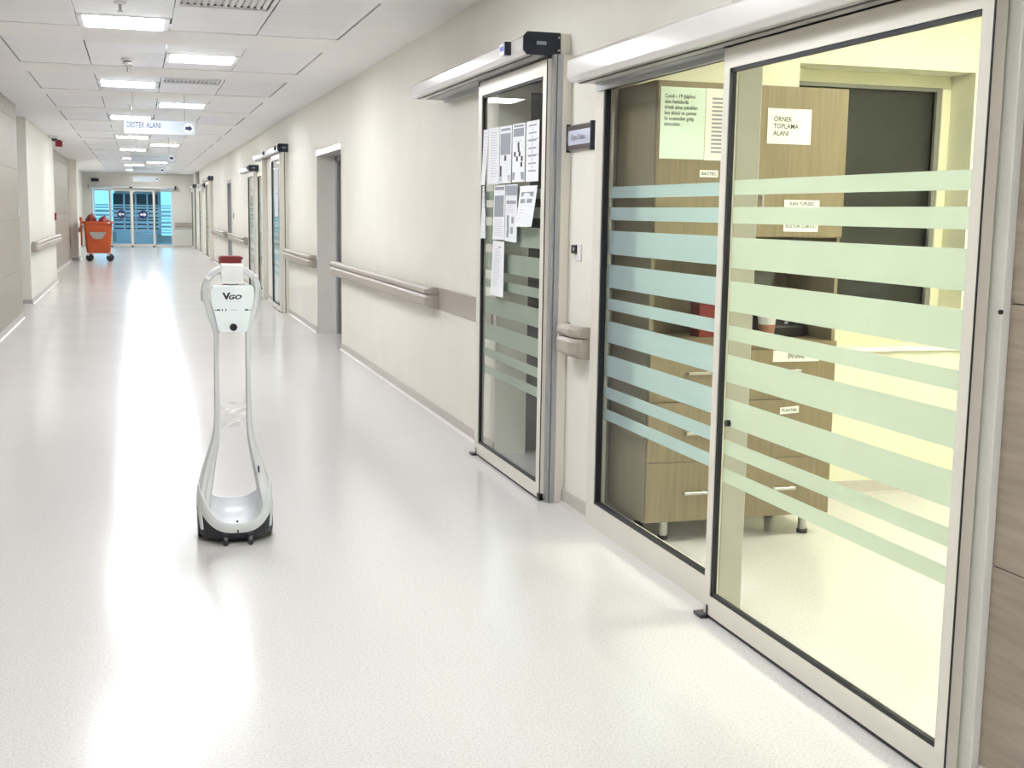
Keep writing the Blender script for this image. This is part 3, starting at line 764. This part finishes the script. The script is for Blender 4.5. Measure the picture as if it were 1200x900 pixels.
def lines(u0, u1, v0, v1, n, m='ink_p', jag=.3, thick=.3):
    out = []
    for i in range(n):
        v = v0 + (v1 - v0) * i / n; out.append((u0, u1 - random.random() * jag * (u1 - u0), v, v + (v1 - v0) / n * thick, m))
    return out
def dots(L, s=.06, m='ink'): return [(u - s, u + s, v - s * .6, v + s * .6, m) for u, v in L]
XP = 1.954
G2 = 'paper notices taped to the second glass door'
paper('notice', 'white handwritten sheet curling at top left corner of door papers', [(7.11, 1.956), (7.0, 1.953), (7.045, 1.634), (7.10, 1.640)], XP, lines(.25, .8, .06, .6, 9), .022, group=G2)
paper('notice', 'pale text sheet, second from left in top row of door papers', [(6.995, 1.957), (6.772, 1.952), (6.768, 1.637), (6.991, 1.641)], XP, lines(.2, .9, .08, .9, 18), .004, group=G2)
paper('notice', 'sheet with large grey block, middle of top row of door papers', [(6.760, 1.952), (6.533, 1.947), (6.537, 1.638), (6.758, 1.639)], XP, [(.1, .9, .04, .08, 'ink_g'), (.06, .92, .13, .5, 'ink_g'), (.05, .95, .86, .97, 'ink_l')] + dots([(.5, .56), (.12, .74), (.12, .83)], .08), .003, group=G2)
paper('notice', 'sheet with photo panel and dark flow blocks, top row of door papers', [(6.517, 1.950), (6.292, 1.945), (6.285, 1.639), (6.514, 1.641)], XP, [(.1, .9, .02, .06, 'ink_g'), (.08, .92, .08, .22, 'ink_g'), (.05, .95, .83, .96, 'ink_g'), (.2, .8, .29, .3, 'ink_l')] + dots([(.5, .36), (.52, .44), (.22, .52), (.6, .52), (.4, .6), (.78, .6), (.75, .7)], .07), .003, group=G2)
paper('notice', 'sheet with a vertical flow of text lines, rightmost in top row of door papers', [(6.271, 1.946), (6.05, 1.946), (6.05, 1.638), (6.263, 1.638)], XP, [(.2, .8, .06 + i * .125, .085 + i * .125, 'ink_g') for i in range(7)] + [(.48, .52, .1 + i * .125, .16 + i * .125, 'ink_g') for i in range(6)] + [(.1, .95, .29, .31, 'ink_l'), (.1, .95, .55, .57, 'ink_l')], .003, group=G2)
paper('notice', 'narrow curled sheet at far left of the lower row of door papers', [(7.12, 1.632), (7.08, 1.632), (7.02, 1.327), (7.11, 1.324)], XP, lines(.5, .9, .1, .5, 4), .02, group=G2)
paper('notice', 'sheet with grey picture and paragraphs, lower row left of door papers', [(6.868, 1.630), (6.646, 1.630), (6.646, 1.328), (6.878, 1.325)], XP, [(.08, .92, .03, .09, 'ink_g'), (.08, .9, .19, .58, 'ink_g')] + lines(.15, .9, .63, .95, 8), .003, group=G2)
paper('notice', 'sheet with dark heading band and dark symbols, lower row of door papers', [(6.633, 1.630), (6.413, 1.630), (6.411, 1.318), (6.635, 1.322)], XP, [(.03, .97, .02, .19, 'ink_g'), (.1, .9, .28, .34, 'ink_g')] + lines(.15, .9, .36, .5, 4) + dots([(.25, .6), (.65, .62), (.25, .68), (.28, .79), (.6, .8), (.25, .87)], .1, 'ink_g'), .003, group=G2)
paper('notice', 'sheet with black heading curling forward, lower row right of door papers', [(6.367, 1.618), (6.064, 1.618), (6.123, 1.407), (6.371, 1.404)], XP, [(.12, .85, .15, .26, 'ink_g'), (.12, .42, .32, .42, 'ink_g'), (.52, .82, .32, .42, 'ink_g')] + lines(.15, .75, .5, .95, 6, jag=.8, thick=.2), .03, group=G2)
paper('notice', 'single text sheet hanging lowest among the door papers', [(6.878, 1.318), (6.650, 1.318), (6.646, 1.007), (6.898, 1.007)], XP, [(.5, .75, .1, .12, 'ink_g')] + lines(.2, .7, .14, .85, 18), .012, group=G2)

G3 = 'paper notices taped to the third glass door'
paper('notice', 'upper grey sheet on the third glass door down the corridor', [(18.75, 2.08), (18.30, 2.08), (18.30, 1.72), (18.75, 1.72)], XP, lines(.1, .9, .06, .94, 12), .003, group=G3)
paper('notice', 'lower grey sheet on the third glass door down the corridor', [(18.78, 1.70), (18.27, 1.70), (18.33, 1.38), (18.72, 1.38)], XP, lines(.1, .9, .06, .94, 12), .003, group=G3)
# ------------------------------------------------------------------ sampling room cabinet
cab = thing('storage_cabinet', 'tall oak cabinet with drawers and open niche behind the glass door', 'cabinet', (2.145, 5.0, 0))
CW, CD = .93, .465
c = MB()
c.box(0, .018, .02, CD, .1, 2.05).box(CW - .018, CW, .02, CD, .1, 2.05).box(.018, CW - .018, .02, CD, .1, .118).box(.018, CW - .018, .02, CD, 2.032, 2.05)
c.box(.018, CW - .018, CD - .01, CD, .118, 2.032).box(.018, CW - .018, .03, CD - .01, 1.385, 1.403).box(CW / 2 - .009, CW / 2 + .009, .03, CD - .01, .118, .89).box(CW / 2 - .009, CW / 2 + .009, .03, CD - .01, 1.403, 2.032)
obj('carcass', c, 'oak_side', cab, bevel=.0008)
obj('counter', MB().box(.0, CW, .0, CD - .01, .885, .915), 'oak', cab, bevel=.001)
zr = [.103, .378, .65, .882]
hm = MB().box(-.055, .055, -.032, -.022, -.006, .006).box(-.052, -.044, -.024, 0, -.005, .005).box(.044, .052, -.024, 0, -.005, .005).mesh('handle', .001); hm.materials.append(MT['steel'])
for i in range(2):
    for r in range(3):
        x0 = .003 + i * CW / 2; x1 = x0 + CW / 2 - .006
        d = obj('drawer', MB().box(x0, x1, 0, .018, zr[r] + .002, zr[r + 1] - .002), 'oak', cab, bevel=.001)
        zh = (.237, .51, .782)[r]
        obj('handle', hm, 'steel', d, loc=((2.377 if i == 0 else 2.826) - 2.145, 0, zh))
    x0 = .003 + i * CW / 2; x1 = x0 + CW / 2 - .006
    d = obj('door', MB().box(x0, x1, 0, .018, 1.388, 2.048), 'oak', cab, bevel=.001)
    xh = x1 - .035 if i == 0 else x0 + .035
    obj('handle', MB().box(xh - .006, xh + .006, -.032, -.022, 1.445, 1.575).box(xh - .005, xh + .005, -.024, 0, 1.455, 1.463).box(xh - .005, xh + .005, -.024, 0, 1.557, 1.565), 'steel', d, bevel=.001)
for x, y_ in ((.135, .10), (CW - .10, .06), (.135, CD - .08), (CW - .10, CD - .08)):
    l = obj('leg', MB().cyl((x, y_, .018), (x, y_, .1), .02, 16), 'steel', cab, smooth=True)
    obj('foot', MB().cyl((x, y_, 0), (x, y_, .02), .025, 16), 'black', l)
# things in the niche
t = thing('red_box', 'red box standing in the open cabinet niche', 'box', (2.615, 5.25, .915))
obj('box', MB().box(-.12, .06, 0, .1, 0, .15), mat('red_card', (.26, .02, .02), .4), t, bevel=.003); obj('lid', MB().box(-.122, .062, -.002, .102, .15, .165), mat('red_card_lid', (.22, .018, .018), .4), t, bevel=.003)
t = thing('paper_cup', 'white cup on the cabinet counter next to red box', 'cup', (2.775, 5.12, .915))
obj('cup', MB().lathe([(.032, 0), (.042, .1), (.045, .105), (.041, .105), (.031, .006)], n=24), 'white', t, smooth=True)
obj('sleeve', MB().lathe([(.0355, .03), (.040, .07)], n=24), mat('cup_brown', (.35, .16, .10), .6), t, smooth=True)
t = thing('instrument', 'dark low instrument on the cabinet counter at right', 'device', (2.93, 5.2, .915))
obj('case', MB().prism_x([(0, 0), (.18, 0), (.18, .1), (.05, .1), (0, .05)], -.11, .1), 'black', t, bevel=.006); obj('button', MB().cyl((.0, .02, .065), (.0, .012, .06), .01, 10), 'white', t)
t = thing('grey_funnel', 'grey folded tray propped at back of the cabinet niche', 'tray', (2.84, 5.385, .915))
obj('tray', MB().prism_y([(-.03, 0), (.03, 0), (.14, .36), (-.14, .36)], 0, .05), 'grey_cloth', t, bevel=.004); obj('rim', MB().box(-.145, .145, -.005, .055, .36, .37), 'greydoor', t)
# notices on the cabinet
def note(lab, x0, x1, z0, z1, m='paper_w', skew=0.0, name='notice', cat='notice', group=None):
    t = thing(name, lab, cat, (x0, 4.998, z0), group)
    w, h = x1 - x0, z1 - z0
    obj('sheet', MB().add([(0, 0, 0), (w, 0, skew), (w, 0, h + skew), (0, 0, h), (0, .0008, 0), (w, .0008, skew), (w, .0008, h + skew), (0, .0008, h)], [(0, 1, 2, 3), (7, 6, 5, 4), (0, 4, 5, 1), (1, 5, 6, 2), (2, 6, 7, 3), (3, 7, 4, 0)]), m, t)
    return t
t = note('large green tinted Covid notice on the left cabinet door', 2.158, 2.368, 1.718, 2.022, 'paper_g')
text('lettering', 'Covid \u2013 19 \u015f\u00fcphesi\nolan hastalarda\n\u00f6rnek alma \u00e7ubuklar\u0131\nbuz ak\u00fcs\u00fc ve \u00e7antas\u0131\nile eczaneden gidip\nal\u0131nacakt\u0131r.', 'ink', t, '-Y', (.018, -.0008, .258), width=.155, height=.135, bold=.006)
t = note('white printed page overlapping the Covid notice, partly hidden by door stile', 2.37, 2.575, 1.716, 2.023, 'paper_w')
mb = MB()
for i in range(14): mb.box(.03, .03 + random.uniform(.08, .16), -.0012, -.0006, .26 - i * .0175, .268 - i * .0175)
o = obj('print', mb, 'ink_g', t); o['kind'] = 'stuff'
t = note('white sign reading \u00d6RNEK TOPLAMA ALANI on right cabinet door', 2.671, 2.887, 1.797, 1.951)
text('lettering', '\u00d6RNEK\nTOPLAMA\nALANI', 'ink', t, '-Y', (.028, -.0008, .098), width=.125, height=.088, bold=.008)
def lab_(label, txt, x0, x1, z0, z1, w=.75, skew=0.0, lift=.3):
    t = note(label, x0, x1, z0, z1, 'paper_w', skew, 'label_card', 'label', 'paper labels on the cabinet')
    W_ = x1 - x0; H_ = z1 - z0
    if txt: text('lettering', txt, 'ink', t, '-Y', (W_ * (1 - w) / 2, -.0009, H_ * lift + skew * .5), width=W_ * w, height=H_ * .42, bold=.015)
lab_('small label reading BACTEC on left cabinet door', 'BACTEC', 2.352, 2.44, 1.643, 1.674, .8)
lab_('small label reading KAN T\u00dcPLER\u0130 on right cabinet door', 'KAN T\u00dcPLER\u0130', 2.771, 2.948, 1.503, 1.553, .68, lift=.52)
lab_('small label reading K\u00dcLT\u00dcR \u00c7UBU\u011eU below the blood tube label', 'K\u00dcLT\u00dcR \u00c7UBU\u011eU', 2.772, 2.946, 1.412, 1.468, .88, lift=.3)
lab_('wide label on the top right drawer of the cabinet', 'ENTERAL', 2.749, 2.985, .823, .875, .36)
lab_('small tilted label reading FLASTER on the middle right drawer', 'FLASTER', 2.797, 2.893, .580, .612, .8, .006)

# room 2 locker
t = thing('locker', 'dark grey tall locker in the dim room behind papered door', 'locker', (2.285, 7.28, 0))
obj('body', MB().box(0, 1.0, .02, .31, 0, 2.2), 'locker', t, bevel=.003)
for i in range(2):
    d = obj('door', MB().box(.005 + i * .5, .495 + i * .5, 0, .02, .05, 2.18), 'locker', t, bevel=.002); obj('handle', MB().box(.43 + i * .12, .445 + i * .12, -.025, 0, 1.0, 1.15), 'steel', d)

# ------------------------------------------------------------------ telepresence robot
RX, RY = .392, 5.62
rb = thing('telepresence_robot', 'white slender wheeled telepresence robot standing on the corridor floor', 'robot', (RX, RY, 0))
def catmull(pts, n):
    out = []
    for i in range(len(pts) - 1):
        p0 = pts[max(0, i - 1)]; p1 = pts[i]; p2 = pts[i + 1]; p3 = pts[min(len(pts) - 1, i + 2)]
        for k in range(n):
            t_ = k / n
            out.append(tuple(.5 * (2 * b_ + (c_ - a) * t_ + (2 * a - 5 * b_ + 4 * c_ - d) * t_ ** 2 + (3 * b_ - a - 3 * c_ + d) * t_ ** 3) for a, b_, c_, d in zip(p0, p1, p2, p3)))
    out.append(pts[-1]); return out
# x, z, half width, half depth, y offset
side = [(-.128, .06, .030, .120, .01), (-.137, .165, .0285, .105, .015), (-.121, .26, .027, .078, .025), (-.0995, .355, .0215, .055, .03), (-.0770, .455, .0150, .040, .03), (-.0705, .55, .0115, .032, .028),
        (-.0695, .735, .0105, .028, .022), (-.0692, .895, .0105, .026, .018), (-.0735, .945, .0118, .026, .016), (-.0855, .985, .0128, .026, .014), (-.099, 1.03, .0132, .026, .012), (-.1095, 1.075, .0135, .026, .010), (-.1140, 1.12, .0138, .026, .008), (-.105, 1.160, .0138, .026, .007), (-.079, 1.190, .0138, .026, .006), (-.041, 1.208, .0138, .026, .005), (0, 1.213, .0138, .026, .005)]
full = side + [(-a, b_, c_, d, e) for a, b_, c_, d, e in side[-2::-1]]
cp = catmull(full, 5)
rings = []
for i, (x, z, hw, hd, yo) in enumerate(cp):
    a = cp[max(0, i - 1)]; b_ = cp[min(len(cp) - 1, i + 1)]
    tx, tz = b_[0] - a[0], b_[1] - a[1]; l = math.hypot(tx, tz) or 1; nx, nz = -tz / l, tx / l
    ring = []
    for u, v in ((-1, -.75), (-.72, -1), (-.1, -1.0), (.1, -.93), (.72, -.93), (1, -.72), (1, .75), (.7, 1), (-.7, 1), (-1, .75)):
        ring.append((x + nx * hw * u, yo + hd * v, z + nz * hw * u))
    rings.append(ring)
obj('frame', MB().rings(rings), 'robot', rb, smooth=True)
# thin grey liner along the inside of each leg
for s in (-1, 1):
    mb = MB(); rr = []
    for x, z, hw, hd, yo in catmull(side[2:8], 4):
        xx = x + hw * .98; rr.append([(s * a, y_, z) for a, y_ in ((-xx, yo - hd * .8), (-xx + .003, yo - hd * .8), (-xx + .003, yo + hd * .8), (-xx, yo + hd * .8))])
    obj('leg_liner', mb.rings(rr), 'robotgrey', rb)
# base shell
def se(th, a, b_, e=2.7):
    c_, s_ = math.cos(th), math.sin(th)
    return (a * math.copysign(abs(c_) ** (2 / e), c_), b_ * math.copysign(abs(s_) ** (2 / e), s_))
NA = 56
def zl(th):  # lower edge of the white shell
    return .052 + .10 * abs(math.cos(th)) ** 2.2 + (.03 if math.sin(th) > 0 else 0) * abs(math.sin(th))
def zu(th):
    s_ = math.sin(th)
    return zl(th) + .042 + .045 * abs(math.cos(th)) ** 3 + (.02 * s_ if s_ > 0 else 0)
ths = [2 * PI * i / NA for i in range(NA)]
AX, BY = .166, .172
R = []
def ring(scale, zf): return [(*[q * scale for q in se(th, AX, BY)], zf(th)) for th in ths]
R.append(ring(.95, lambda th: zl(th) + .006)); R.append(ring(.995, zl)); R.append(ring(1.0, lambda th: zl(th) + .012)); R.append(ring(.985, lambda th: zu(th) - .008)); R.append(ring(.955, zu)); R.append(ring(.90, lambda th: zu(th) - .004)); R.append(ring(.84, lambda th: .6 * zu(th) + .028)); R.append(ring(.7, lambda th: .3 * zu(th) + .048)); R.append(ring(.4, lambda th: .072)); R.append(ring(.05, lambda th: .07))
obj('base_shell', MB().rings(R, False, True), 'robot', rb, smooth=True)
R = [ring(.93, lambda th: .022), ring(.968, lambda th: .030), ring(.972, lambda th: zl(th) - .001), ring(.95, lambda th: zl(th) + .007)]
obj('base_skirt', MB().rings(R, True, False), 'rubber', rb, smooth=True)
for s in (-1, 1):
    w = obj('drive_wheel', MB().cyl((s * .140, .02, .08), (s * .1655, .02, .08), .08, 36), 'black', rb, bevel=.006, seg=2)
    obj('wheel_hub', MB().cyl((s * .163, .02, .08), (s * .167, .02, .08), .04, 24), 'robotgrey', w)
    ca = obj('front_caster', MB().cyl((s * .054 - .009, -.185, .021), (s * .054 + .009, -.185, .021), .021, 20), 'black', rb, bevel=.003)
    obj('caster_fork', MB().box(s * .054 - .013, s * .054 + .013, -.18, -.155, .025, .05), 'rubber', ca, bevel=.002)
    obj('rear_roller', MB().cyl((s * .06 - .008, .165, .016), (s * .06 + .008, .165, .016), .016, 16), 'black', rb)
obj('front_slot', MB().box(-.003, .004, -.1725, -.168, .047, .066), 'black', rb)
obj('status_light', MB().cyl((0, -.1455, .097), (0, -.149, .1), .005, 12), 'black', rb)
obj('port_slot', MB().box(.102, .108, -.05, -.035, .295, .325), 'black', rb)
# head panel
outl = [(-.083, 1.138), (.088, 1.138), (.092, 1.128), (.0975, 1.098), (.0945, 1.065), (.087, 1.035), (.078, 1.0), (.066, .940), (.058, .930), (-.055, .930), (-.063, .940), (-.074, 1.0), (-.083, 1.035), (-.0905, 1.065), (-.0935, 1.098), (-.088, 1.128)]
fp = obj('face_panel', MB().prism_y(outl, -.03, .02), 'robotface', rb, bevel=.005, seg=3, smooth=True)
obj('camera_lens', MB().cyl((.004, -.0285, .953), (.004, -.0325, .953), .0165, 28), 'black', fp)
obj('panel_seam', MB().box(-.078, -.070, -.0308, -.0298, 1.028, 1.031).box(.074, .082, -.0308, -.0298, 1.028, 1.031), 'ink', fp)
text('lettering', 'V', 'ink', fp, '-Y', (-.043, -.0306, 1.078), width=.036, height=.031, bold=.05, shear=.0)
text('lettering', 'GO', 'ink', fp, '-Y', (-.015, -.0306, 1.078), width=.057, height=.021, bold=.045, shear=.35)
obj('print_line', MB().box(-.028, .034, -.0306, -.0302, 1.0685, 1.0695).box(-.008, .022, -.0306, -.0302, 1.0285, 1.0310), 'ink_l', fp)
obj('icon_row', MB().box(-.068, -.052, -.0306, -.0302, 1.027, 1.033).box(-.046, -.041, -.0306, -.0302, 1.026, 1.034).box(-.03, -.025, -.0306, -.0302, 1.026, 1.034).box(.054, .070, -.0306, -.0302, 1.027, 1.033), 'ink', fp)
obj('panel_bracket', MB().box(-.02, .02, .0, .02, 1.135, 1.205), 'robotgrey', rb)
# white cloth over the top of the ring
cl = [(-.032, 1.145), (-.0335, 1.19), (-.031, 1.225), (-.02, 1.232), (.02, 1.233), (.036, 1.226), (.038, 1.17), (.035, 1.17), (.033, 1.222), (.018, 1.2285), (-.018, 1.2285), (-.0275, 1.222), (-.030, 1.19), (-.029, 1.145)]
obj('white_cover', MB().prism_x(cl, -.046, .049), 'white', rb, bevel=.001, smooth=True)
for s, z in ((-1, 1.168), (1, 1.178)):
    obj('ring_clip', MB().box(s * .106 - .011, s * .106 + .011, -.03, .03, z - .007, z + .007), 'white', rb, bevel=.003)
    obj('ring_hinge', MB().box(s * .126 - .006, s * .126 + .006, -.02, .025, 1.07, 1.12), 'robotgrey', rb, bevel=.003)
# clear plastic wrap between the legs
vs = []; fs = []; n1, n2 = 16, 24
for i in range(n2 + 1):
    for j in range(n1 + 1):
        x = -.06 + .12 * j / n1; z = .50 + .115 * i / n2
        d = .016 * noise.noise(Vector((x * 7, z * 42 + x * 60 * noise.noise(Vector((z * 9, 0, 0))), 1.3))) + .002 * noise.noise(Vector((x * 20, z * 120, 4.1)))
        vs.append((x, .005 + d, z + .02 * (x / .12)))
for i in range(n2):
    for j in range(n1):
        a = i * (n1 + 1) + j; fs.append((a, a + 1, a + n1 + 2, a + n1 + 1))
obj('plastic_wrap', MB().add(vs, fs), 'wrap', rb, smooth=True)

# ------------------------------------------------------------------ orange waste container
bn = thing('waste_container', 'orange wheeled waste container with open lid near the far doors', 'bin', (-1.05, 36.30, 0))
def rr(w, d, z, c=.05): 
    return [(-w + c, -d, z), (w - c, -d, z), (w, -d + c, z), (w, d - c, z), (w - c, d, z), (-w + c, d, z), (-w, d - c, z), (-w, -d + c, z)]
obj('body', MB().rings([rr(.30, .24, .22), rr(.315, .255, .30), rr(.375, .30, 1.06), rr(.36, .285, 1.06), rr(.30, .24, .35)]), 'orange', bn)
obj('rim', MB().rings([rr(.40, .325, 1.03), rr(.405, .33, 1.09), rr(.36, .285, 1.095), rr(.36, .285, 1.03)], False, False), 'orange', bn, bevel=.004)
obj('lid', MB().box(-.455, -.425, -.3, .3, .42, 1.2).box(-.47, -.42, -.31, .31, 1.1, 1.2), 'orange', bn, bevel=.008)
obj('white_tag', MB().box(.25, .33, -.336, -.33, 1.045, 1.075), 'white', bn)
tz = [(-.22, .80), (.20, .80), (.20, .77), (.12, .64), (.06, .61), (-.08, .61), (-.14, .64), (-.22, .77)]
mb = MB(); mb.add([(a, -.283 - (z - .3) * .059 , z) for a, z in tz] + [(a, -.27 - (z - .3) * .059, z) for a, z in tz], [tuple(range(8)), tuple(range(15, 7, -1))] + [(i, (i + 1) % 8, (i + 1) % 8 + 8, i + 8) for i in range(8)])
obj('grey_emblem', mb, 'greydoor', bn)
for s in (-1, 1):
    obj('handle', MB().box(s * .39, s * .43, -.12, .12, .93, .96), 'orange', bn, bevel=.005)
    for y_ in (-.2, .2):
        wh = obj('wheel', MB().cyl((s * .27 + .02, y_ - .03, .1), (s * .27 + .04, y_ + .03, .1), .1, 24), 'rubber', bn, bevel=.01)
        obj('wheel_fork', MB().box(s * .26 - .035, s * .26 + .035, y_ - .03, y_ + .05, .15, .225), 'steel', wh)
def bag(lab, x, y_, z, sx, sy, sz, seed):
    bm = bmesh.new(); bmesh.ops.create_icosphere(bm, subdivisions=4, radius=1)
    for v in bm.verts:
        p = v.co.copy(); k = 1 + .09 * noise.noise(p * 2.2 + Vector((seed, 0, 0))) + .06 * noise.noise(p * 6 + Vector((0, seed, 0)))
        v.co = Vector((p.x * sx, p.y * sy, p.z * sz)) * k
    for f in bm.faces: f.smooth = True
    me = bpy.data.meshes.new('bag'); bm.to_mesh(me); bm.free()
    t = thing('waste_bag', lab, 'bag', (x, y_, z), 'red waste bags in the orange container')
    obj('sack', me, 'bag', t)
    obj('knot', MB().cyl((0, .1, sz * .8), (.03, .12, sz * .98), .03, 8, .04), 'bag', t)
bag('left dark red waste bag bulging from the orange container', -1.225, 36.3, 1.06, .155, .22, .23, 1.0)
bag('right dark red waste bag bulging from the orange container', -.895, 36.3, 1.04, .165, .22, .19, 5.0)

# ------------------------------------------------------------------ red pedal bin behind the robot
t = thing('pedal_bin', 'dark red pedal bin further down the corridor behind the robot', 'bin', (1.66, 24.1, 0))
obj('body', MB().rings([rr(.14, .15, .03, .03), rr(.16, .17, .46, .03)]), 'red', t)
obj('lid', MB().rings([rr(.205, .2, .455, .03), rr(.205, .2, .58, .03), rr(.19, .185, .60, .03)]), 'red', t, bevel=.005)
obj('lid_handle', MB().box(.2, .235, -.1, .02, .54, .58), 'red', t, bevel=.005)
obj('pedal', MB().box(-.05, .05, -.22, -.14, .03, .05), 'black', t)
for s in (-1, 1): obj('foot', MB().cyl((s * .1, 0, 0), (s * .1, 0, .035), .02, 12), 'black', t)
